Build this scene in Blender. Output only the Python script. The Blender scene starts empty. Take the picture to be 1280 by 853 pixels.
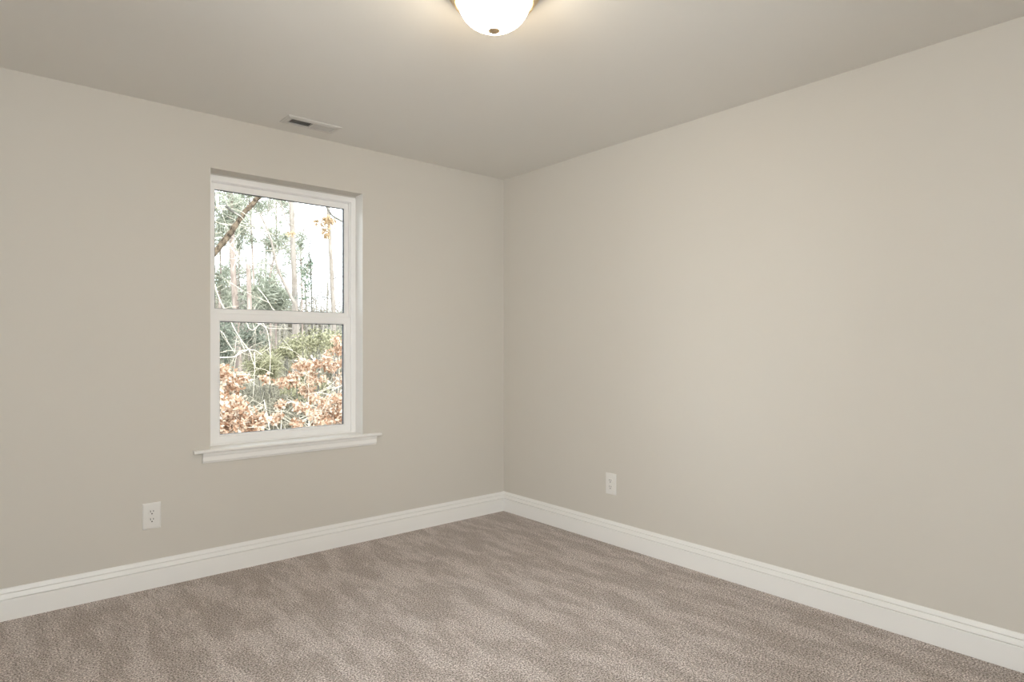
import bpy, bmesh, math, random
import numpy as np
from mathutils import Vector, Matrix, noise

S = bpy.context.scene
COL = S.collection
random.seed(7)
rng = np.random.default_rng(7)

# ------------------------------------------------------------------ camera
H = 2.44                                   # ceiling height
EYE = Vector((-2.964, -3.566, 1.2111))     # room corner (right + window wall) is the origin
RGT = Vector((.7607, -.6491, 0.0)); FWD = Vector((.6491, .7607, 0.0))
FPX, HZ = 784.5, 433.0                     # focal length in pixels of the 1280 frame, horizon row
cd = bpy.data.cameras.new('camera')
cam = bpy.data.objects.new('camera', cd); COL.objects.link(cam)
cam.location = EYE
cam.rotation_euler = (math.pi/2, 0, math.atan2(-FWD.x, FWD.y))
cd.sensor_width = 36.0
cd.lens = FPX/1280*36.0
cd.shift_y = (HZ-426.5)/1280
cd.clip_start = 0.02; cd.clip_end = 400
S.camera = cam

# ------------------------------------------------------------------ light
SKY = 5.0
SUN = 4.2
FILL = 57.0          # added fill light outside both assumed windows, out of view
LAMP = 43.0
S.view_settings.view_transform = 'Standard'
S.view_settings.look = 'None'
S.view_settings.gamma = 1
S.view_settings.use_curve_mapping = False
S.view_settings.exposure = 0.12
S.cycles.use_denoising = True
S.cycles.max_bounces = 12
S.cycles.diffuse_bounces = 8
S.cycles.transparent_max_bounces = 24

W = bpy.data.worlds.new('overcast_sky'); S.world = W
W.use_nodes = True
bg = W.node_tree.nodes['Background']
bg.inputs[0].default_value = (.88, .945, 1.0, 1)
bg.inputs[1].default_value = SKY

def lamp(name, kind, loc, rot, energy, color, **kw):
    l = bpy.data.lights.new(name, kind); o = bpy.data.objects.new(name, l); COL.objects.link(o)
    o.location = loc; o.rotation_euler = rot; l.energy = energy; l.color = color
    for k, v in kw.items(): setattr(l, k, v)
    return o
d = Vector((.08, .82, -.57)).normalized()          # low winter sun from behind the house
sun = lamp('sun', 'SUN', (0, 0, 20), (0, 0, 0), SUN, (1, .95, .86), angle=math.radians(1.5))
sun.rotation_euler = d.to_track_quat('-Z', 'Y').to_euler()
fill = lamp('fill_light', 'AREA', (-4.45, -3.0, 1.65), (0, 0, 0), FILL, (.90, .94, 1.0), shape='RECTANGLE', size=1.5, size_y=1.5)  # added fill outside the assumed left window
fill.rotation_euler = Vector((1, .05, .12)).to_track_quat('-Z', 'Y').to_euler()
fill2 = lamp('fill_light', 'AREA', (-2.75, -5.0, 1.65), (0, 0, 0), FILL*1.2, (.90, .94, 1.0), shape='RECTANGLE', size=1.5, size_y=1.5)  # added fill outside the assumed window behind the camera
fill2.rotation_euler = Vector((-.05, 1, .12)).to_track_quat('-Z', 'Y').to_euler()

# ------------------------------------------------------------------ helpers
def at(x, y, Y):
    """Point of the world plane Y seen at pixel (x, y)."""
    r = RGT*((x-640)/FPX) + FWD + Vector((0, 0, (HZ-y)/FPX))
    return EYE + r*((Y-EYE.y)/r.y)

def mat(name, color, rough=.6, metal=0, spec=.5, emit=None, estr=0):
    m = bpy.data.materials.new(name); m.use_nodes = True
    b = m.node_tree.nodes['Principled BSDF']
    b.inputs['Base Color'].default_value = (*color, 1)
    b.inputs['Roughness'].default_value = rough
    b.inputs['Metallic'].default_value = metal
    b.inputs['Specular IOR Level'].default_value = spec
    if emit:
        b.inputs['Emission Color'].default_value = (*emit, 1); b.inputs['Emission Strength'].default_value = estr
    return m

def N(m, t, **kw):
    n = m.node_tree.nodes.new(t)
    for k, v in kw.items():
        if k in n.inputs: n.inputs[k].default_value = v
        else: setattr(n, k, v)
    return n
def L(m, a, b): m.node_tree.links.new(a, b)

def ramp(m, stops):
    r = N(m, 'ShaderNodeValToRGB'); e = r.color_ramp.elements
    while len(e) < len(stops): e.new(.5)
    for i, (p, c) in enumerate(stops): e[i].position = p; e[i].color = (*c, 1)
    return r

def paint(name, color, rough=.75, bump=.04, scale=260, spec=.3):
    m = mat(name, color, rough, spec=spec)
    tc = N(m, 'ShaderNodeTexCoord')
    n = N(m, 'ShaderNodeTexNoise', Scale=scale, Detail=3.0)
    L(m, tc.outputs['Object'], n.inputs['Vector'])
    b = N(m, 'ShaderNodeBump', Strength=bump, Distance=.002)
    L(m, n.outputs['Fac'], b.inputs['Height'])
    L(m, b.outputs['Normal'], m.node_tree.nodes['Principled BSDF'].inputs['Normal'])
    return m

def origin(o):
    v = Vector((0, 0, 0))
    while o: v += o.location; o = o.parent
    return v

def obj(name, bm, m, parent=None, smooth=False, bevel=0, seg=2):
    me = bpy.data.meshes.new(name)
    if parent: bmesh.ops.translate(bm, verts=bm.verts, vec=-origin(parent))
    bmesh.ops.recalc_face_normals(bm, faces=bm.faces)
    bm.to_mesh(me); bm.free()
    me.materials.append(m)
    if smooth: me.polygons.foreach_set('use_smooth', [True]*len(me.polygons))
    o = bpy.data.objects.new(name, me); COL.objects.link(o)
    if parent: o.parent = parent
    if bevel:
        b = o.modifiers.new('bevel', 'BEVEL'); b.width = bevel; b.segments = seg; b.limit_method = 'ANGLE'
        b.harden_normals = False
    return o

def tag(o, label=None, cat=None, group=None, kind=None):
    for k, v in (('label', label), ('category', cat), ('group', group), ('kind', kind)):
        if v: o[k] = v
    return o

def empty(name, loc, label, cat, group=None, kind=None):
    o = bpy.data.objects.new(name, None); COL.objects.link(o); o.location = loc; o.empty_display_size = .1
    return tag(o, label, cat, group, kind)

def box(bm, x0, x1, y0, y1, z0, z1):
    v = [bm.verts.new((x, y, z)) for x in (x0, x1) for y in (y0, y1) for z in (z0, z1)]
    for f in ((0, 1, 3, 2), (4, 6, 7, 5), (0, 4, 5, 1), (2, 3, 7, 6), (0, 2, 6, 4), (1, 5, 7, 3)):
        bm.faces.new([v[i] for i in f])
    return v

def boxes(*bs):
    bm = bmesh.new()
    for b in bs: box(bm, *b)
    return bm

def ring(x0, x1, z0, z1, wl, wr, wb, wt, y0, y1):
    """A rectangular frame (mitre-free, one closed mesh) lying in the XZ plane between y0 and y1."""
    bm = bmesh.new()
    o = ((x0, z0), (x1, z0), (x1, z1), (x0, z1)); i = ((x0+wl, z0+wb), (x1-wr, z0+wb), (x1-wr, z1-wt), (x0+wl, z1-wt))
    V = [[bm.verts.new((x, y, z)) for x, z in c] for y in (y0, y1) for c in (o, i)]
    for k in range(4):
        j = (k+1) % 4
        bm.faces.new((V[0][k], V[0][j], V[1][j], V[1][k])); bm.faces.new((V[2][k], V[3][k], V[3][j], V[2][j]))
        bm.faces.new((V[0][k], V[2][k], V[2][j], V[0][j])); bm.faces.new((V[1][k], V[1][j], V[3][j], V[3][k]))
    return bm

def lathe(prof, c, seg=64, axis='Z'):
    bm = bmesh.new(); rows = []
    for r, z in prof:
        if r < 1e-6: rows.append([bm.verts.new((c[0], c[1], c[2]+z))])
        else: rows.append([bm.verts.new((c[0]+r*math.cos(2*math.pi*k/seg), c[1]+r*math.sin(2*math.pi*k/seg), c[2]+z)) for k in range(seg)])
    for a, b in zip(rows, rows[1:]):
        for k in range(seg):
            j = (k+1) % seg
            if len(a) == 1 and len(b) == 1: continue
            if len(a) == 1: bm.faces.new((a[0], b[k], b[j]))
            elif len(b) == 1: bm.faces.new((a[k], a[j], b[0]))
            else: bm.faces.new((a[k], a[j], b[j], b[k]))
    return bm

# ------------------------------------------------------------------ materials
WALL = paint('greige wall paint', (.606, .567, .506))
CEIL = paint('flat ceiling paint', (.73, .71, .67), rough=.9)
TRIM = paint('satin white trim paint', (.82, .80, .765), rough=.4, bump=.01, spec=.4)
VINYL = paint('white vinyl', (.86, .84, .82), rough=.35, bump=.005, spec=.45)
PLATE = mat('white outlet plastic', (.74, .715, .675), rough=.3)
SLOT_SHADE = mat('slot shade', (.02, .018, .016), rough=.8)  # dark blocks stand in for the shade inside the outlet slots
GASKET = mat('grey glazing gasket', (.09, .095, .11), rough=.6)
VENTM = mat('vent enamel', (.60, .575, .54), rough=.4)
DUCT_SHADE = mat('duct interior shade', (.03, .027, .024), rough=.9)
NICKEL = mat('brushed bronze nickel', (.74, .59, .40), rough=.38, metal=1)

def carpet():
    m = mat('beige brown frieze carpet', (.3, .25, .2), rough=1.0, spec=.05)
    b = m.node_tree.nodes['Principled BSDF']
    tc = N(m, 'ShaderNodeTexCoord')
    fine = N(m, 'ShaderNodeTexNoise', Scale=150.0, Detail=4.0, Roughness=.8)
    L(m, tc.outputs['Object'], fine.inputs['Vector'])
    vor = N(m, 'ShaderNodeTexVoronoi', Scale=150.0)
    L(m, tc.outputs['Object'], vor.inputs['Vector'])
    # vacuum tracks: soft patches drawn out along Y, edges broken up
    mp = N(m, 'ShaderNodeMapping'); mp.inputs['Scale'].default_value = (6.0, 1.7, 1); mp.inputs['Rotation'].default_value = (0, 0, -.1)
    L(m, tc.outputs['Object'], mp.inputs['Vector'])
    trk = N(m, 'ShaderNodeTexNoise', Scale=1.5, Detail=8.0, Roughness=.70, Distortion=.0)
    L(m, mp.outputs['Vector'], trk.inputs['Vector'])
    tr = N(m, 'ShaderNodeMapRange'); tr.inputs['From Min'].default_value = .43; tr.inputs['From Max'].default_value = .58
    tr.interpolation_type = 'SMOOTHSTEP'
    L(m, trk.outputs['Fac'], tr.inputs['Value'])
    c1 = ramp(m, [(.40, (.12, .094, .080)), (.5, (.52, .445, .41)), (.60, (1.0, .91, .86))])
    L(m, fine.outputs['Fac'], c1.inputs['Fac'])
    mx = N(m, 'ShaderNodeMix', data_type='RGBA', blend_type='MULTIPLY'); mx.inputs[0].default_value = 1
    c2 = ramp(m, [(0, (.83, .815, .79)), (1, (1.09, 1.09, 1.09))])
    L(m, tr.outputs['Result'], c2.inputs['Fac'])
    L(m, c1.outputs['Color'], mx.inputs[6]); L(m, c2.outputs['Color'], mx.inputs[7])
    L(m, mx.outputs[2], b.inputs['Base Color'])
    ad = N(m, 'ShaderNodeMath', operation='ADD')
    L(m, fine.outputs['Fac'], ad.inputs[0]); L(m, vor.outputs['Distance'], ad.inputs[1])
    bp = N(m, 'ShaderNodeBump', Strength=.7, Distance=.008)
    L(m, ad.outputs[0], bp.inputs['Height']); L(m, bp.outputs['Normal'], b.inputs['Normal'])
    b.inputs['Sheen Weight'].default_value = .15
    return m
CARPET = carpet()

def glass():
    m = bpy.data.materials.new('window glass'); m.use_nodes = True
    nt = m.node_tree; nt.nodes.clear()
    out = N(m, 'ShaderNodeOutputMaterial'); mix = N(m, 'ShaderNodeMixShader')
    tr = N(m, 'ShaderNodeBsdfTransparent'); tr.inputs[0].default_value = (.97, .985, .98, 1)
    gl = N(m, 'ShaderNodeBsdfGlossy'); gl.inputs['Roughness'].default_value = .0
    fr = N(m, 'ShaderNodeFresnel'); fr.inputs['IOR'].default_value = 1.35
    L(m, fr.outputs[0], mix.inputs[0]); L(m, tr.outputs[0], mix.inputs[1]); L(m, gl.outputs[0], mix.inputs[2])
    L(m, mix.outputs[0], out.inputs[0])
    return m
GLASS = glass()

def shade_glass():
    m = mat('lit frosted glass', (.9, .88, .82), rough=.25, emit=(1.0, .83, .60), estr=LAMP)
    return m
SHADE = shade_glass()

# ------------------------------------------------------------------ room
XL, YF = -3.95, -4.5                # left wall, wall behind the camera
T = .18
OX0, OX1, OZ0, OZ1 = -2.022, -1.139, .655, 2.157       # window opening
PX0, PX1, PZ0, PZ1 = -3.7, -2.3, .75, 2.15             # opening of the added second window (Y and Z)

def wall_y(name, y0, y1, x0, x1, hole, turn=False):
    a, b, c, e = hole
    bm = bmesh.new()
    xs = (x0, a, b, x1); zs = (0, c, e, H)
    g = {(i, j, k): bm.verts.new((xs[i], (y0, y1)[k], zs[j])) for i in range(4) for j in range(4) for k in (0, 1)}
    for i in range(3):
        for j in range(3):
            if (i, j) == (1, 1): continue
            for k in (0, 1):
                f = [g[i, j, k], g[i+1, j, k], g[i+1, j+1, k], g[i, j+1, k]]
                bm.faces.new(f)
    for (p, q) in (((1, 1), (2, 1)), ((2, 1), (2, 2)), ((2, 2), (1, 2)), ((1, 2), (1, 1)), ((0, 0), (3, 0)), ((3, 0), (3, 3)), ((3, 3), (0, 3)), ((0, 3), (0, 0))):
        if p in ((0, 0), (3, 0), (3, 3), (0, 3)):
            n = 3; st = [(p[0]+(q[0]-p[0])*t//n, p[1]+(q[1]-p[1])*t//n) for t in range(n+1)]
        else: st = [p, q]
        for s, e2 in zip(st, st[1:]):
            bm.faces.new((g[s[0], s[1], 0], g[e2[0], e2[1], 0], g[e2[0], e2[1], 1], g[s[0], s[1], 1]))
    if turn:
        for v in bm.verts: v.co = (v.co.y, v.co.x, v.co.z)
    return tag(obj(name, bm, WALL), kind='structure')

tag(wall_y('wall_back', 0, T, XL, 0, (OX0, OX1, OZ0, OZ1)), 'greige painted wall with the window in it', 'wall')
QX0, QX1 = -3.45, -2.05                                 # added third window, behind the camera (X)
tag(wall_y('wall_front', YF-T, YF, XL, 0, (QX0, QX1, PZ0, PZ1)), 'greige painted wall behind the viewer', 'wall')
tag(obj('wall_right', boxes((0, T, YF-T, T, 0, H)), WALL), 'blank greige wall on the right of the corner', 'wall', kind='structure')
tag(wall_y('wall_left', XL-T, XL, YF, T, (PX0, PX1, PZ0, PZ1), True), 'greige wall left of the viewer', 'wall')
tag(obj('ceiling', boxes((XL-T, T, YF-T, T, H, H+.12)), CEIL), 'flat painted ceiling of the room', 'ceiling', kind='structure')
tag(obj('floor', boxes((XL-T, T, YF-T, T, -.15, 0)), CARPET), 'beige brown wall to wall carpet with vacuum tracks', 'floor', kind='structure')

# baseboards: (depth from wall, height)
BB = [(0, 0), (.0160, 0), (.0162, .0890), (.0150, .0914), (.0060, .0922), (.0060, .0952), (.0140, .0962), (.0096, .1155), (.0085, .1170), (.0022, .1176), (.0022, .1204), (.0082, .1212), (.0046, .1345), (.0028, .1385), (.0008, .1400), (0, .1400)]
def baseboard(name, fn, label):
    bm = bmesh.new()
    a = [bm.verts.new(fn(0, d_, z)) for d_, z in BB]; b = [bm.verts.new(fn(1, d_, z)) for d_, z in BB]
    for i in range(len(BB)):
        j = (i+1) % len(BB)
        bm.faces.new((a[i], a[j], b[j], b[i]))
    bm.faces.new(a); bm.faces.new(b[::-1])
    return tag(obj(name, bm, TRIM), label, 'baseboard', kind='structure')
baseboard('baseboard_back', lambda t, d_, z: (XL+d_ if t == 0 else -d_, -d_, z), 'white moulded baseboard under the window')
baseboard('baseboard_right', lambda t, d_, z: (-d_, -d_ if t == 0 else YF+d_, z), 'white moulded baseboard along the right wall')
baseboard('baseboard_left', lambda t, d_, z: (XL+d_, -d_ if t == 0 else YF+d_, z), 'white moulded baseboard along the left wall')
baseboard('baseboard_front', lambda t, d_, z: (XL+d_ if t == 0 else -d_, YF+d_, z), 'white moulded baseboard behind the viewer')

# ------------------------------------------------------------------ window
win = empty('window_1', (-1.58, .13, .667), 'white vinyl single hung window looking out on winter woods', 'window', kind='structure')
FY = .095
obj('window_frame', ring(OX0, OX1, OZ0, OZ1-.010, .032, .032, .02, .031, FY, FY+.083), VINYL, win, bevel=.002)
obj('frame_stop', ring(OX0+.030, OX1-.030, OZ0+.015, OZ1-.037, .006, .006, .004, .007, FY+.012, FY+.08), VINYL, win, bevel=.001)
for nx in (OX0, OX1-.0015): obj('jamb_sky_tint', boxes((nx, nx+.0015, .0005, FY-.0005, .667, OZ1)), TRIM, win)  # added white strips; sky light on the returns is put into their colour
obj('head_board', boxes((OX0, OX1, FY+.006, FY+.083, OZ1-.0102, OZ1)), WALL, win)
us = obj('upper_sash', ring(OX0+.033, OX1-.033, 1.378, OZ1-.041, .024, .029, .042, .038, .130, .160), VINYL, win, bevel=.0025)
obj('gasket', ring(-1.9655, -1.2005, 1.4195, 2.0785, .0022, .0035, .0022, .003, .1325, .150), GASKET, us)
obj('pane', boxes((-1.967, -1.199, .144, .148, 1.418, 2.08)), GLASS, us)
ls = obj('lower_sash', ring(OX0+.031, OX1-.026, .667, 1.393, .041, .043, .045, .041, .104, .134), VINYL, win, bevel=.003)
obj('glazing_bead', ring(-1.951, -1.207, .7115, 1.3525, .007, .007, .011, .004, .1085, .124), VINYL, ls, bevel=.0015)
obj('gasket', ring(-1.9445, -1.2135, .722, 1.349, .002, .0045, .0015, .0045, .1125, .126), GASKET, ls)
obj('pane', boxes((-1.95, -1.208, .1175, .1215, .713, 1.352)), GLASS, ls)
obj('sash_track', boxes((-1.1685, -1.1655, FY+.002, FY+.008, .668, 1.385)), GASKET, win)

# stool with rounded nose, moulded apron
def prism_x(prof, x0, x1, ret=None):
    """Profile of (y, z) points pushed along X; ret pulls each end in by the given amount per point."""
    bm = bmesh.new()
    a = [bm.verts.new((x0, y, z)) for y, z in prof]; b = [bm.verts.new((x1, y, z)) for y, z in prof]
    for i in range(len(prof)):
        j = (i+1) % len(prof); bm.faces.new((a[i], a[j], b[j], b[i]))
    bm.faces.new(a); bm.faces.new(b[::-1])
    return bm
nose = [(-.027, .6485), (-.0315, .651), (-.0335, .656), (-.0335, .6605), (-.031, .665), (-.026, .667)]
sill = obj('window_sill', prism_x([(0, .6485)] + nose + [(0, .667)], -2.107, -1.022), TRIM, win, bevel=.003)
obj('sill_board', boxes((OX0+.001, OX1-.001, -.001, .102, .650, .667)), TRIM, sill)
apr = [(0, .5935), (-.0075, .5935), (-.0095, .596), (-.0095, .6005), (-.0125, .6025), (-.0135, .607), (-.0135, .630), (-.0165, .634), (-.0185, .641), (-.0185, .6485), (0, .6485)]
obj('apron', prism_x(apr, -2.062, -1.050), TRIM, win, bevel=.0015)

# unseen second window in the left wall, added to carry fill light
w2 = empty('fill_window_2', (XL-.1, (PX0+PX1)/2, PZ0), 'assumed white framed window added for light in the wall left of the viewer', 'window', kind='structure')
def turned(bm):
    for v in bm.verts: v.co = (v.co.y, v.co.x, v.co.z)
    return bm
obj('window_frame', turned(ring(PX0, PX1, PZ0, PZ1, .05, .05, .05, .05, XL-.15, XL-.08)), VINYL, w2, bevel=.003)
obj('meeting_rail', turned(boxes((PX0+.05, PX1-.05, XL-.14, XL-.09, 1.43, 1.47))), VINYL, w2, bevel=.003)
obj('pane', turned(boxes((PX0+.045, PX1-.045, XL-.118, XL-.114, PZ0+.045, PZ1-.045))), GLASS, w2)

w3 = empty('fill_window_3', ((QX0+QX1)/2, YF-.1, PZ0), 'assumed white framed window added for light in the wall behind the viewer', 'window', kind='structure')  # unseen third window, added as an opening for fill light
obj('window_frame', ring(QX0, QX1, PZ0, PZ1, .05, .05, .05, .05, YF-.15, YF-.08), VINYL, w3, bevel=.003)
obj('meeting_rail', boxes((QX0+.05, QX1-.05, YF-.14, YF-.09, 1.43, 1.47)), VINYL, w3, bevel=.003)
obj('pane', boxes((QX0+.045, QX1-.045, YF-.118, YF-.114, PZ0+.045, PZ1-.045)), GLASS, w3)

# ------------------------------------------------------------------ ceiling lamp
LC = (-1.621, -1.898, H)
lampo = empty('ceiling_lamp', LC, 'lit flush mount ceiling lamp with frosted white bowl and bronze rings', 'ceiling lamp')
pan = [(0, 0), (.146, 0), (.152, -.003), (.1540, -.008), (.1535, -.015), (.1515, -.0190), (.1530, -.0220), (.1570, -.0250), (.1585, -.0290), (.1570, -.0335), (.1525, -.0365),
       (.1490, -.0375), (.1475, -.0405), (.1485, -.0440), (.1465, -.0485), (.1415, -.0500), (.1400, -.0530), (.1405, -.0565), (.1385, -.0600), (.1340, -.0615), (.1280, -.0600), (.1260, -.052), (.1250, -.030), (0, -.028)]
obj('ring_base', lathe(pan, LC, 96), NICKEL, lampo, smooth=False, bevel=.0008)
bowl = []
for k in range(0, 27):
    t = k/26*math.pi/2
    bowl.append((.1245*math.cos(t) if k < 26 else 0, -.042-.108*math.sin(t)**.93))
obj('glass_bowl', lathe(bowl, LC, 96), SHADE, lampo, smooth=True)
fin = [(0, -.1475), (.0185, -.1490), (.0200, -.1515), (.0195, -.1545), (.0150, -.1565), (.0115, -.1590), (.0070, -.1605), (0, -.1610)]
obj('finial', lathe(fin, LC, 32), NICKEL, lampo, smooth=True)

# ------------------------------------------------------------------ ceiling vent
VX0, VX1, VY0, VY1 = -1.705, -1.403, -.268, -.132
vent = empty('ceiling_vent', (-1.554, -.2, H), 'white louvred air register on the ceiling above the window', 'ceiling vent')
bm = bmesh.new()
def loop(x0, x1, y0, y1, z): return [bm.verts.new(p) for p in ((x0, y0, z), (x1, y0, z), (x1, y1, z), (x0, y1, z))]
IX0, IX1, IY0, IY1 = -1.676, -1.432, -.237, -.163
ls_ = [loop(VX0, VX1, VY0, VY1, H), loop(VX0+.001, VX1-.001, VY0+.001, VY1-.001, H-.004), loop(VX0+.014, VX1-.014, VY0+.014, VY1-.014, H-.0085),
       loop(IX0, IX1, IY0, IY1, H-.0085), loop(IX0, IX1, IY0, IY1, H-.0005)]
for a, b in zip(ls_, ls_[1:]):
    for k in range(4):
        j = (k+1) % 4; bm.faces.new((a[k], a[j], b[j], b[k]))
obj('frame', bm, VENTM, vent)
obj('duct', boxes((IX0+.0005, IX1-.0005, IY0+.0005, IY1-.0005, H-.0012, H-.0004)), DUCT_SHADE, vent)  # thin dark sheet stands in for the shade up inside the duct
def bank(x0, n, step, tilt):
    bm = bmesh.new()
    for k in range(n):
        cx = x0+(k+.5)*step
        M_ = Matrix.Translation((cx, -.2, H-.0055)) @ Matrix.Rotation(tilt, 4, 'Y')
        v = box(bm, -.0045, .0045, -.0365, .0365, -.0005, .0005)
        for w in v: w.co = M_ @ w.co
    return bm
half = (IX1-IX0-.012)/2
obj('louvers', bank(IX0+.001, 11, half/11, math.radians(-38)), VENTM, vent)
obj('louvers', bank(IX0+half+.011, 11, half/11, math.radians(38)), VENTM, vent)
obj('center_bar', boxes((IX0+half+.002, IX0+half+.010, IY0, IY1, H-.0095, H-.001)), VENTM, vent, bevel=.001)
obj('damper_lever', boxes((IX1-.004, IX1+.002, -.172, -.167, H-.016, H-.008)), VENTM, vent, bevel=.001)
for sx in (VX0+.020, VX1-.020):
    obj('screw', lathe([(0, 0), (.0035, 0), (.003, -.0016), (0, -.002)], (sx, -.2, H-.0085), 16), VENTM, vent, smooth=True)

# ------------------------------------------------------------------ outlets
def outlet(c, face, label):
    """Duplex receptacle; face 'Y' looks to -Y (window wall), 'X' looks to -X (right wall)."""
    root = empty('wall_outlet', c, label, 'wall outlet', 'wall outlets in the room')
    R_ = Matrix.Identity(4) if face == 'Y' else Matrix.Rotation(math.radians(-90), 4, 'Z')
    M_ = Matrix.Translation(c) @ R_
    def put(name, bm, m, par=root, **k):
        for v in bm.verts: v.co = M_ @ v.co
        return obj(name, bm, m, par, **k)
    w, h = .041, .0655
    bm = bmesh.new()
    rows = []
    for dx, dy in ((0, 0), (0, -.0025), (.004, -.0055), (.010, -.0062)):
        rows.append([bm.verts.new((sx*(w-dx), dy, sz*(h-dx))) for sx, sz in ((-1, -1), (1, -1), (1, 1), (-1, 1))])
    for a, b in zip(rows, rows[1:]):
        for k in range(4): bm.faces.new((a[k], a[(k+1) % 4], b[(k+1) % 4], b[k]))
    bm.faces.new(rows[-1]); bm.faces.new(rows[0][::-1])
    put('cover_plate', bm, PLATE, bevel=.0012)
    for cz in (.0195, -.0195):
        bm = bmesh.new(); pts = []
        for k in range(40):
            t = 2*math.pi*k/40
            pts.append((.0172*math.cos(t), max(-.0142, min(.0142, .0172*math.sin(t)))))
        a = [bm.verts.new((x, -.0055, cz+z)) for x, z in pts]; b = [bm.verts.new((x*.97, -.0082, cz+z*.97)) for x, z in pts]
        for k in range(40): bm.faces.new((a[k], a[(k+1) % 40], b[(k+1) % 40], b[k]))
        bm.faces.new(b); bm.faces.new(a[::-1])
        rc = put('receptacle', bm, PLATE)
        put('slot', boxes((-.0078, -.0052, -.0088, -.007, cz-.001, cz+.009)), SLOT_SHADE, rc)
        put('slot', boxes((.0052, .0078, -.0088, -.007, cz+.0005, cz+.0085)), SLOT_SHADE, rc)
        bm = bmesh.new(); q = [(.0032*math.cos(t), cz-.0078+.0032*math.sin(t)) for t in [2*math.pi*k/16 for k in range(16)]]
        a = [bm.verts.new((x, -.0088, z)) for x, z in q]; b = [bm.verts.new((x, -.007, z)) for x, z in q]
        bm.faces.new(a); bm.faces.new(b[::-1])
        for k in range(16): bm.faces.new((a[k], b[k], b[(k+1) % 16], a[(k+1) % 16]))
        put('ground_hole', bm, SLOT_SHADE, rc)
    bm = bmesh.new(); q = [(.003*math.cos(t), .003*math.sin(t)) for t in [2*math.pi*k/20 for k in range(20)]]
    a = [bm.verts.new((x, -.0078, z)) for x, z in q]; b = [bm.verts.new((x, -.006, z)) for x, z in q]
    bm.faces.new(a); bm.faces.new(b[::-1])
    for k in range(20): bm.faces.new((a[k], b[k], b[(k+1) % 20], a[(k+1) % 20]))
    put('screw', bm, PLATE)
    return root
outlet((-2.296, 0, .361), 'Y', 'white duplex outlet low on the wall below left of the window')
outlet((0, -1.0305, .366), 'X', 'white duplex outlet low on the blank right wall')

# ================================================================== woods outside; leaf colours raised in place of haze
def bark(name, c0, c1, scale=14, stretch=.25):
    m = mat(name, c0, rough=.95, spec=.1)
    tc = N(m, 'ShaderNodeTexCoord'); mp = N(m, 'ShaderNodeMapping'); mp.inputs['Scale'].default_value = (1, 1, stretch)
    L(m, tc.outputs['Object'], mp.inputs['Vector'])
    n = N(m, 'ShaderNodeTexNoise', Scale=float(scale), Detail=4.0, Roughness=.65); L(m, mp.outputs['Vector'], n.inputs['Vector'])
    r = ramp(m, [(.36, c0), (.62, c1)]); L(m, n.outputs['Fac'], r.inputs['Fac'])
    b = m.node_tree.nodes['Principled BSDF']; L(m, r.outputs['Color'], b.inputs['Base Color'])
    bp = N(m, 'ShaderNodeBump', Strength=.5, Distance=.02); L(m, n.outputs['Fac'], bp.inputs['Height']); L(m, bp.outputs['Normal'], b.inputs['Normal'])
    return m

def leafm(name, stops, trans=.35):
    m = bpy.data.materials.new(name); m.use_nodes = True
    nt = m.node_tree; nt.nodes.clear()
    out = N(m, 'ShaderNodeOutputMaterial'); mix = N(m, 'ShaderNodeMixShader'); mix.inputs[0].default_value = trans
    df = N(m, 'ShaderNodeBsdfDiffuse'); tl = N(m, 'ShaderNodeBsdfTranslucent')
    g = N(m, 'ShaderNodeNewGeometry'); r = ramp(m, stops)
    L(m, g.outputs['Random Per Island'], r.inputs['Fac'])
    L(m, r.outputs['Color'], df.inputs[0]); L(m, r.outputs['Color'], tl.inputs[0])
    L(m, df.outputs[0], mix.inputs[1]); L(m, tl.outputs[0], mix.inputs[2]); L(m, mix.outputs[0], out.inputs[0])
    return m

B_BROWN = bark('mottled brown bark', (0.022, 0.016, 0.011), (0.128, 0.096, 0.067), 26, .6)
B_PALE = bark('pale pinkish bark', (0.173, 0.147, 0.125), (0.268, 0.238, 0.211), 9)
B_RED = bark('reddish pine bark', (0.180, 0.140, 0.120), (0.300, 0.250, 0.220), 12)
B_DARK = bark('dark grey bark', (0.068, 0.064, 0.056), (0.136, 0.128, 0.112), 12)
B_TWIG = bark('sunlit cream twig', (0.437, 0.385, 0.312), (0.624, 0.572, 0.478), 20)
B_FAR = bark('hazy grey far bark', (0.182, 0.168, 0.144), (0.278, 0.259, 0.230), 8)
L_OAK = leafm('dry tan oak leaves', [(0, (0.204, 0.107, 0.062)), (.3, (0.397, 0.255, 0.171)), (.65, (0.580, 0.431, 0.327)), (1, (0.779, 0.682, 0.565))], .45)
L_GOLD = leafm('golden dry leaves', [(0, (0.276, 0.190, 0.112)), (1, (0.586, 0.457, 0.302))], .45)
L_PINE = leafm('pale pine needles', [(0, (0.170, 0.185, 0.141)), (.5, (0.311, 0.326, 0.258)), (1, (0.514, 0.519, 0.437))], .5)
L_EVER = leafm('olive evergreen leaves', [(0, (0.097, 0.097, 0.055)), (.5, (0.262, 0.255, 0.159)), (1, (0.469, 0.442, 0.304))], .5)
L_IVY = leafm('dark ivy leaves', [(0, (0.069, 0.097, 0.069)), (1, (0.221, 0.262, 0.193))], .4)
L_DEEP = leafm('dark green leaves', [(0, (0.098, 0.113, 0.089)), (1, (0.301, 0.316, 0.259))], .45)
L_BRUSH = leafm('grey brown brush', [(0, (0.152, 0.138, 0.110)), (.5, (0.290, 0.269, 0.207)), (1, (0.428, 0.400, 0.324))], .45)

def ground_z(x, y):
    r_ = max(0.0, y-6)
    return -3.1 + .035*r_ + .00045*r_*r_ + .18*noise.noise(Vector((x*.2, y*.2, 3)))

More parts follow.
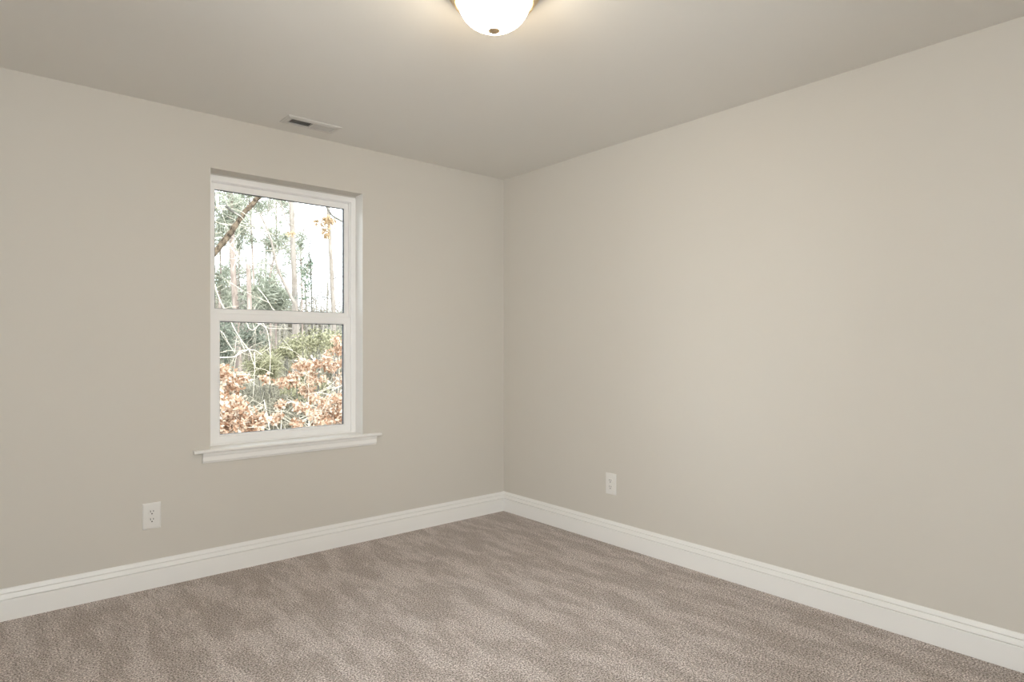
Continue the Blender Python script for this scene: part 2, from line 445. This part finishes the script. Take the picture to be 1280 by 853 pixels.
def tube(bm, pts, radii, sides=7, wob=0.0):
    pts = [Vector(p) for p in pts]; rows = []
    for i, p in enumerate(pts):
        t = (pts[min(i+1, len(pts)-1)]-pts[max(i-1, 0)]).normalized()
        u = t.cross(Vector((0.31, .9, .2))).normalized(); v = t.cross(u)
        rows.append([bm.verts.new(p+(u*math.cos(2*math.pi*k/sides)+v*math.sin(2*math.pi*k/sides))*radii[i]*(1+random.uniform(-wob, wob))) for k in range(sides)])
    for a, b in zip(rows, rows[1:]):
        for k in range(sides): bm.faces.new((a[k], a[(k+1) % sides], b[(k+1) % sides], b[k]))
    bm.faces.new(rows[0][::-1]); bm.faces.new(rows[-1])

def smooth_path(pts, n=6):
    """Catmull-Rom through the points."""
    P = [Vector(p) for p in pts]; P = [P[0]*2-P[1]]+P+[P[-1]*2-P[-2]]; out = []
    for i in range(1, len(P)-2):
        for k in range(n):
            t = k/n; a, b, c, e = P[i-1], P[i], P[i+1], P[i+2]
            out.append(.5*((2*b)+(c-a)*t+(2*a-5*b+4*c-e)*t*t+(3*b-a-3*c+e)*t**3))
    out.append(P[-2]); return out

def limb(bm, pts, r0, r1, sides=7, wob=.0, n=6):
    p = smooth_path(pts, n); m_ = len(p)-1
    tube(bm, p, [r0+(r1-r0)*i/m_ for i in range(m_+1)], sides, wob)
    return p

def twigs(bm, start, dirv, length, r, depth, spread=.6, tips=None):
    """A forking spray of fine twigs."""
    p = Vector(start); d_ = Vector(dirv).normalized(); pts = [p.copy()]
    for i in range(4):
        d_ = (d_+Vector((random.gauss(0, .16), random.gauss(0, .16), random.gauss(0, .14)))).normalized()
        p = p+d_*(length/4); pts.append(p.copy())
    tube(bm, pts, [r*(1-.14*i) for i in range(5)], 4)
    if tips is not None: tips.extend(pts[2:])
    if depth:
        for k in range(random.choice((2, 3))):
            q = pts[random.choice((2, 3, 4))]
            e = (d_+Vector((random.uniform(-1, 1), random.uniform(-1, 1), random.uniform(-.8, .9)))*spread).normalized()
            twigs(bm, q, e, length*random.uniform(.5, .75), r*.55, depth-1, spread, tips)

def branch(root, pts, r0, r1, m, sides=6, n=4, wob=.03, name='branch'):
    bm = bmesh.new(); p = limb(bm, pts, r0, r1, sides, wob, n); obj(name, bm, m, root, smooth=True); return p
def branches(root, Y, m, *specs):
    for r0, r1, *px in specs: branch(root, [at(q[0], q[1], Y+(q[2] if len(q) > 2 else 0)) for q in px], r0, r1, m)
def spray(root, starts, m, name='twigs'):
    """The uncountable fine twigs of one tree."""
    bm = bmesh.new()
    for a in starts: twigs(bm, *a)
    tag(obj(name, bm, m, root), kind='stuff')

OAKLEAF = np.array([(0, 0), (.16, .18), (.08, .30), (.30, .48), (.16, .58), (.26, .78), (.08, .84), (0, 1.0), (-.08, .84), (-.26, .78), (-.16, .58), (-.30, .48), (-.08, .30), (-.16, .18)])
OVALLEAF = np.array([(0, 0), (.22, .3), (.2, .65), (0, 1), (-.2, .65), (-.22, .3)])
NEEDLE = np.array([(-.05, 0), (.05, 0), (.03, 1), (-.03, 1)])

def leaves(name, m, parent, pts, size, shape, droop=.3, var=.35, curl=.5):
    """Many small leaves as ONE foliage mesh: each leaf is one bent polygon at its own random attitude."""
    pts = np.asarray(pts, dtype=float) - np.array(origin(parent)); n = len(pts); k = len(shape)
    a = rng.normal(size=(n, 3)); a[:, 2] -= droop*2; a /= np.linalg.norm(a, axis=1)[:, None]
    b = rng.normal(size=(n, 3)); b -= (b*a).sum(1)[:, None]*a; b /= np.linalg.norm(b, axis=1)[:, None]
    c = np.cross(a, b)
    s = size*(1+rng.uniform(-var, var, n))
    bend = rng.uniform(-curl, curl, n)
    co = pts[:, None, :] + s[:, None, None]*(shape[None, :, 1, None]*a[:, None, :] + shape[None, :, 0, None]*b[:, None, :]
         + (bend[:, None]*(shape[None, :, 0]**2*2.2+shape[None, :, 1]**2*.5))[:, :, None]*c[:, None, :])
    me = bpy.data.meshes.new(name)
    me.vertices.add(n*k); me.vertices.foreach_set('co', co.reshape(-1).astype(np.float32))
    me.loops.add(n*k); me.loops.foreach_set('vertex_index', np.arange(n*k, dtype=np.int32))
    me.polygons.add(n); me.polygons.foreach_set('loop_start', np.arange(n, dtype=np.int32)*k)
    me.update(calc_edges=True); me.validate()
    me.materials.append(m)
    o = bpy.data.objects.new(name, me); COL.objects.link(o); o.parent = parent
    return o

def cloud(c, r, n):
    """n points scattered in an ellipsoid, denser in clumps."""
    c = np.array(c); r = np.array(r)
    v = rng.normal(size=(n, 3)); v /= np.linalg.norm(v, axis=1)[:, None]
    return c + v*r*rng.uniform(0, 1, n)[:, None]**.5
def clumps(c, r, k, rc, n):
    return np.concatenate([cloud(q, (rc, rc, rc*.8), n) for q in cloud(c, r, k)])

# ground
bm = bmesh.new()
gx = np.linspace(-30, 60, 61); gy = np.linspace(1.0, 110, 74)
gv = [[bm.verts.new((x, y, ground_z(x, y))) for x in gx] for y in gy]
for j in range(len(gy)-1):
    for i in range(len(gx)-1): bm.faces.new((gv[j][i], gv[j][i+1], gv[j+1][i+1], gv[j+1][i]))
GR = bark('leaf litter', (.07, .055, .04), (.19, .145, .105), 3, 1)
tag(obj('ground', bm, GR, smooth=True), 'wooded ground strewn with brown leaf litter', 'ground', kind='structure')

def tree_root(name, x, Y, label, cat='tree', group=None):
    p = at(x, HZ, Y); z = ground_z(p.x, p.y)
    return empty(name, (p.x, p.y, z), label, cat, group)

def trunk(root, px, rad, m, rtop=None, sides=9, name='trunk', wob=.05, base=True):
    """Trunk from the ground up, at the distance of its root."""
    Y = root.location.y
    pts = [at(x, y, Y) for x, y in px]
    if base: pts = [Vector((root.location.x, root.location.y, root.location.z-.1)), pts[0].lerp(root.location, .5)] + pts
    bm = bmesh.new(); p = limb(bm, pts, rad*1.15, rtop or rad*.85, sides, wob)
    obj(name, bm, m, root, smooth=True); return p

G_T = 'trees in the woods beyond the window'
# --- leaning oak limb near the house
r = tree_root('oak_tree', 200, 4.6, 'leaning tree with thick mottled brown limb crossing the upper left pane', group=G_T)
trunk(r, [(246, 370), (256, 332), (272, 312), (289, 290), (304, 268), (318, 252), (330, 238), (352, 200), (380, 150)], .036, B_BROWN, .026, 10, wob=.2)
branches(r, 4.6, B_DARK, (.012, .017, (304, 272), (298, 268, -.05), (290, 264, -.1), (282, 257, -.15)))
branches(r, 4.4, B_TWIG, (.006, .003, (282, 257), (276, 257), (270, 259)), (.004, .003, (311, 272, .1), (304, 266), (298, 263)), (.004, .003, (306, 276, .1), (300, 270), (293, 266)))

# --- tall trunks
r = tree_root('tall_tree', 368, 14, 'tall straight pale trunk rising in the middle of the upper pane', group=G_T)
trunk(r, [(369, 480), (369, 400), (368, 350), (366, 300), (364, 252), (363, 200)], .085, B_PALE, .062)
branches(r, 14, B_PALE, (.014, .006, (366, 290), (380, 280, -.2), (392, 279, -.4)), (.014, .007, (368, 318), (378, 316), (386, 317)), (.022, .010, (364, 285), (356, 270), (350, 250, .1), (342, 225, .2)))
spray(r, [(at(365, y, 14), (random.uniform(-1, 1), -.2, .5), .7, .010, 2) for y in (240, 255, 262, 300, 322, 340, 355)], B_FAR)
leaves('leaf_cluster', L_GOLD, r, cloud(at(366, 291, 13.7), (.13, .1, .11), 34), .085, OAKLEAF)

r = tree_root('forked_tree', 372, 12, 'pale leaning trunk curving up left past the tall straight trunk', group=G_T)
trunk(r, [(372, 470), (371, 392), (364, 372), (356, 356), (348, 338), (343, 318), (338, 298), (331, 280), (325, 268)], .045, B_PALE, .020)
spray(r, [(at(x, y, 12), (random.uniform(-1, 1), -.2, .6), .6, .009, 2) for x, y in ((343, 318), (338, 300), (331, 282), (325, 268), (350, 344), (326, 270))], B_PALE)

r = tree_root('tall_tree', 417, 12, 'pale trunk near the right edge of the upper pane with dry leaves near the top', group=G_T)
trunk(r, [(419, 480), (417, 395), (415, 350), (413, 310), (411, 275), (409, 230), (408, 190)], .056, B_PALE, .044)
branches(r, 12, B_DARK, (.012, .004, (416, 374), (402, 371, -.1), (388, 366, -.2), (372, 358, -.3)), (.006, .003, (415, 369), (406, 363, -.1), (395, 359, -.2)), (.014, .010, (416, 349), (424, 346, -.1), (440, 345, -.2)), (.005, .003, (413, 310), (404, 309), (392, 311)))
pts = np.concatenate([cloud(at(408, 275, 11.6), (.19, .15, .15), 110), cloud(at(406, 287, 11.6), (.15, .12, .2), 90), cloud(at(416, 277, 11.6), (.18, .12, .12), 60), cloud(at(395, 278, 11.6), (.12, .1, .10), 40), cloud(at(409, 294, 11.6), (.10, .1, .06), 40)])
leaves('leaf_cluster', L_GOLD, r, pts, .085, OAKLEAF)

r = tree_root('vine_tree', 388, 13, 'thin dark trunk wrapped in small green leaves right of the tall trunk', group=G_T)
trunk(r, [(391, 480), (390, 395), (389, 350), (388, 330), (386, 312), (390, 296), (392, 280)], .020, B_DARK, .010, 6)
spray(r, [(at(x, y, 13), (dx, -.1, .25), .38, .009, 1) for x, y, dx in ((389, 332, -1), (389, 345, -1), (390, 358, -1), (388, 322, 1), (390, 372, -1))], B_DARK)
pts = np.concatenate([cloud(at(380, 345, 13), (.22, .2, .55), 110), cloud(at(388, 328, 13), (.07, .1, .3), 50), cloud(at(378, 372, 13), (.25, .2, .07), 40), cloud(at(384, 357, 13), (.2, .2, .1), 30)])
leaves('foliage', L_IVY, r, pts, .07, OVALLEAF)

r = tree_root('dark_limb_tree', 470, 9, 'tree beyond the right edge reaching a dark forked limb into the top corner', group=G_T)
trunk(r, [(470, 480), (468, 400), (464, 340), (458, 300)], .05, B_DARK, .03, 8)
branches(r, 9, B_DARK, (.024, .018, (458, 300), (444, 285), (428, 277), (416, 270), (410, 262), (404, 252)), (.003, .002, (412, 265), (402, 274), (396, 279)))

r = tree_root('pine_tree', 293, 18, 'reddish pine trunk nearer the left edge of the panes', group=G_T)
trunk(r, [(299, 470), (297, 430), (295, 390), (292, 345), (290, 300), (288, 240), (286, 190)], .105, B_RED, .075)
for y in (345, 352, 361, 370, 378, 388): branch(r, [at(292, y, 18), at(302, y-2-random.random()*4, 17.8), at(309+random.random()*6, y+random.uniform(-4, 4), 17.7)], .012, .005, B_DARK)
leaves('needles', L_PINE, r, clumps(at(284, 262, 18), (.7, .6, .9), 44, .2, 30), .26, NEEDLE*np.array([1.1, 1]), droop=.1, curl=.25)

r = tree_root('dead_snag', 312, 16, 'broken off reddish trunk standing beside the left pine', group=G_T)
trunk(r, [(314, 470), (313, 430), (312, 390), (311, 350), (310, 329)], .075, B_RED, .062, wob=.1)

PINES = [  # x, Y, trunk radius, crown list (x, y, rx, rz, clumps), label
 (338, 24, .06, [(345, 305, 1.0, 1.0, 46), (352, 258, .6, .7, 18)], 'pale green pine crown in the middle left of the upper pane'),
 (318, 21, .05, [(312, 250, 1.1, .8, 44), (300, 290, .9, .7, 30)], 'pale green pine crown high behind the brown limb'),
 (345, 17, .04, [(336, 362, .65, .65, 30), (352, 378, .5, .4, 18)], 'small green pine low in front of the upper pane trunks'),
 (275, 23, .06, [(276, 350, .7, 1.1, 34), (274, 300, .6, .8, 22)], 'pine crown against the left edge of the upper pane'),
 (378, 26, .05, [(376, 308, .5, .8, 16), (384, 335, .5, .5, 10)], 'sparse pine crown just right of the tall trunk'),
 (325, 28, .06, [(325, 350, 1.2, 1.3, 50), (330, 385, 1.3, .7, 30)], 'hazy pine crown low behind the small green pine'),
 (298, 30, .06, [(300, 375, 1.0, .9, 30), (296, 330, .8, .8, 20)], 'hazy pine crown far behind the reddish trunks')]
for x, Y, rad, cr, lab in PINES:
    r = tree_root('pine_tree', x, Y, lab, group=G_T)
    tp = [(x, 470), (x, 400), (x-1, 350), (cr[0][0], cr[0][1]), (cr[-1][0]*.5+x*.5, min(c[1] for c in cr)-25)]
    trunk(r, tp, rad, B_RED, rad*.5, 7)
    P = []
    for cx, cy, rx, rz, k in cr:
        c = at(cx, cy, Y); P.append(clumps(c, (rx, rx, rz), k, .2, 26))
        for q in cloud(c, (rx, rx, rz), 7):
            q = Vector(q); s_ = Vector((c.x, c.y, q.z-.25)); branch(r, [s_, s_.lerp(q, .5)+Vector((0, 0, .05)), q], .018, .007, B_RED, 4, 3)
    leaves('needles', L_PINE, r, np.concatenate(P), .28, NEEDLE*np.array([1.1, 1]), droop=.1, curl=.25)

# --- pale bare understory tree with curving sunlit branches
r = tree_root('bare_understory_tree', 252, 6.5, 'small bare tree with cream curving branches across the left of both panes', group=G_T)
trunk(r, [(250, 480), (251, 452), (250, 400), (246, 340), (240, 300)], .03, B_TWIG, .016, 7)
BR = [([(250, 450), (262, 448), (280, 447), (294, 446), (298, 441), (305, 438), (318, 438), (322, 440), (328, 444)], 6.5, .010, .004),
      ([(294, 446), (302, 441), (309, 438)], 6.4, .006, .004),
      ([(246, 360), (262, 340), (270, 362), (276, 378), (286, 396), (290, 405), (294, 413), (300, 423), (308, 434), (312, 440), (316, 452), (320, 460), (330, 462), (342, 468)], 6.3, .010, .003),
      ([(262, 300), (276, 297), (286, 306), (296, 318), (306, 328), (316, 331)], 6.2, .009, .004),
      ([(297, 319), (294, 328), (291, 338)], 6.2, .005, .003),
      ([(258, 415), (276, 414), (286, 430), (295, 444)], 6.6, .006, .004),
      ([(296, 400), (308, 404), (311, 410), (316, 413), (322, 408), (328, 404), (334, 410), (350, 411), (365, 411)], 6.7, .007, .003),
      ([(303, 403), (320, 404), (332, 410), (336, 425), (338, 445), (337, 470)], 6.9, .007, .004),
      ([(318, 440), (318, 470), (316, 500)], 6.9, .004, .003),
      ([(330, 500), (334, 520), (338, 545)], 6.0, .006, .006),
      ([(262, 432), (272, 440), (284, 440)], 6.5, .004, .002),
      ([(322, 360), (332, 372), (340, 385), (348, 398)], 7.0, .006, .004),
      ([(258, 250), (275, 262), (296, 262), (318, 276)], 7.0, .004, .002),
      ([(255, 270), (280, 281), (300, 281), (322, 292)], 7.2, .004, .002)]
T_ = []
for px, Y, r0, r1 in BR:
    pts = branch(r, [at(x, y, Y) for x, y in px], r0, r1, B_TWIG)
    for k in range(3): T_.append((random.choice(pts[2:]), (random.uniform(-1, 1), random.uniform(-.3, .3), random.uniform(-.6, .8)), .26, .003, 1))
for k in range(16):
    T_.append((at(random.uniform(262, 335), random.uniform(240, 390), 7.0), (random.uniform(-1, 1), random.uniform(-.2, .2), random.uniform(-.7, .7)), .45, .0032, 2))
spray(r, T_, B_TWIG)

# --- oak saplings holding their dry brown leaves
def sapling(x, Y, stems, spots, label, n=1.0, size=.062, m=None):
    r = tree_root('oak_sapling', x, Y, label, group=G_T)
    z0 = r.location; T_ = []
    for sx, sy in stems:
        t = at(sx, sy, Y)
        branch(r, [z0-Vector((0, 0, .1)), z0.lerp(t, .4)+Vector((.04, .05, .1)), z0.lerp(t, .75), t], .016, .005, B_TWIG if random.random() < .5 else B_DARK, name='stem')
        for k in range(7): T_.append((z0.lerp(t, random.uniform(.6, .98)), (random.uniform(-1, 1), random.uniform(-.6, .6), random.uniform(0, .8)), .42, .005, 1))
    spray(r, T_, B_TWIG)
    P = []
    for cx, cy, rpx, k in spots:
        c = at(cx, cy, Y); s = (Y-EYE.y)*1.07/FPX
        P.append(clumps(c, (rpx*s, rpx*s*1.2, rpx*s*.85), max(2, int(k*n)), .08, 28))
    leaves('foliage', m or L_OAK, r, np.concatenate(P), size, OAKLEAF, droop=.25, curl=.8)
    return r
sapling(286, 4.6, [(290, 500), (272, 470), (305, 505)], [(292, 530, 18, 20), (310, 530, 14, 12), (275, 535, 15, 13), (275, 500, 12, 10), (320, 522, 8, 5), (296, 510, 12, 7)], 'young oak full of tan leaves filling the lower left corner')
sapling(276, 5.4, [(280, 455), (292, 470)], [(282, 464, 9, 8), (293, 480, 8, 6), (276, 485, 6, 4), (300, 474, 6, 3), (290, 498, 8, 4)], 'young oak with tan leaves behind the left corner thicket')
sapling(412, 5.0, [(415, 480), (400, 500), (385, 505), (425, 470)], [(415, 520, 15, 14), (395, 520, 14, 11), (425, 500, 11, 8), (378, 508, 9, 4), (372, 527, 8, 3), (405, 500, 12, 5), (426, 525, 12, 10)], 'young oak full of tan leaves filling the lower right corner')
sapling(390, 6.0, [(385, 450), (400, 440), (370, 470)], [(382, 458, 13, 10), (400, 450, 11, 6), (396, 474, 12, 6), (366, 472, 10, 6), (350, 478, 8, 4), (412, 458, 9, 6), (382, 490, 11, 6)], 'young oak with tan leaves in the middle of the lower pane')
sapling(424, 6.4, [(424, 430), (418, 445)], [(422, 438, 8, 6), (424, 456, 8, 6), (412, 445, 6, 3), (426, 478, 8, 6), (419, 425, 5, 3)], 'young oak with tan leaves at the right edge of the lower pane')
sapling(346, 5.6, [(346, 520), (352, 508)], [(347, 524, 6, 3), (356, 506, 5, 2), (330, 472, 5, 2)], 'thin young oak with few leaves in the gap of the lower pane', n=1)

# --- evergreen bushes and brush further back
def bush(x, y, Y, rpx, rz, k, m, label, size=.09, shape=OVALLEAF, name='evergreen_bush', rc=.2, n=34, group='bushes under the trees'):
    r = tree_root(name, x, Y, label, 'bush', group)
    c = at(x, y, Y); s = (Y-EYE.y)*1.07/FPX
    for q in cloud(c, (rpx*s*.8, rpx*s*.8, rz*s*.8), 6):
        q = Vector(q); branch(r, [r.location-Vector((0, 0, .05)), r.location.lerp(q, .5)+Vector((random.gauss(0, .08), 0, 0)), q], .02, .006, B_DARK, 5, name='stem')
    leaves('foliage', m, r, clumps(c, (rpx*s, rpx*s, rz*s), k, rc, n), size, shape)
bush(395, 428, 9.0, 24, 15, 30, L_EVER, 'olive green bush behind the brown leaves on the right', size=.06)
bush(422, 428, 10.0, 12, 14, 18, L_EVER, 'olive green bush in the right corner of the lower pane', size=.06)
bush(332, 456, 10, 15, 12, 26, L_EVER, 'yellowish green bush left of centre in the lower pane', size=.22, shape=NEEDLE*np.array([.7, 1]))
bush(363, 440, 12, 18, 16, 28, L_EVER, 'greyish green bush in the centre of the lower pane', size=.08)
bush(276, 425, 13, 16, 26, 46, L_DEEP, 'dark green tall bush at the left edge of the lower pane', size=.08)
bush(318, 420, 15, 15, 18, 34, L_DEEP, 'dark green bush beside the reddish pine trunk', size=.09)
bush(275, 476, 8.5, 16, 18, 40, L_DEEP, 'dark green bush behind the left oak leaves', size=.07)
bush(384, 485, 9.5, 26, 20, 40, L_EVER, 'olive bush low behind the right oak leaves', size=.07)
for x, y, Y in [(180, 450, 17), (225, 480, 12), (215, 440, 22), (130, 460, 20), (480, 450, 15), (520, 470, 19), (470, 500, 11), (560, 450, 22), (290, 470, 20), (330, 480, 15), (350, 500, 12), (375, 470, 18), (410, 470, 16), (335, 520, 10), (365, 520, 11), (400, 520, 12), (300, 500, 13), (350, 440, 25), (300, 440, 28), (400, 440, 26), (425, 450, 22), (270, 450, 24), (320, 510, 11)]:
    bush(x, y, Y, 24, 24, 34, L_BRUSH, 'grey brown leafless thicket far back under the trees', size=.34, shape=NEEDLE*np.array([.45, 1]), name='brush_thicket', rc=.4, n=60, group='thickets under the trees')

# --- far hazy woods
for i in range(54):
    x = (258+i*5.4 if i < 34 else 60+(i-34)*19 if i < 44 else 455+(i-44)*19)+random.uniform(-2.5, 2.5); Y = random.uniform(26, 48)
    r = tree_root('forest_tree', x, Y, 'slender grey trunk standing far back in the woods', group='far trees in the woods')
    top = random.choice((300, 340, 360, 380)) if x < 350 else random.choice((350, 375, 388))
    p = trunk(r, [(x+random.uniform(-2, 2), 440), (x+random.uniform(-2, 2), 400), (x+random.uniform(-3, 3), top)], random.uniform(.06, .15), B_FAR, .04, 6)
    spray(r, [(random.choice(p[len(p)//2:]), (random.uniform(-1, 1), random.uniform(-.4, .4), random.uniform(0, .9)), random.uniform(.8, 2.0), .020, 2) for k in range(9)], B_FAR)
for i in range(54):
    x = 255+i*7.2 if i < 26 else (-160+(i-26)*27 if i < 41 else 455+(i-41)*27); Y = random.uniform(40, 60)
    r = tree_root('forest_tree', x, Y, 'hazy grey green crown closing the view at the back of the woods', group='back row of the woods')
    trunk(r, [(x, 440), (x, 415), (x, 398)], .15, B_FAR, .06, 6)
    y = 419 if x > 350 else 408
    c = at(x, y, Y); hz = 2.2 if x > 350 else 3.0
    leaves('foliage', L_BRUSH if i % 3 else L_PINE, r, np.concatenate([clumps(c, (1.3, 1.3, hz), 34, .6, 30), clumps(c-Vector((0, 0, 2.6)), (1.5, 1.5, 2.2), 26, .6, 34)]), .4, OVALLEAF)
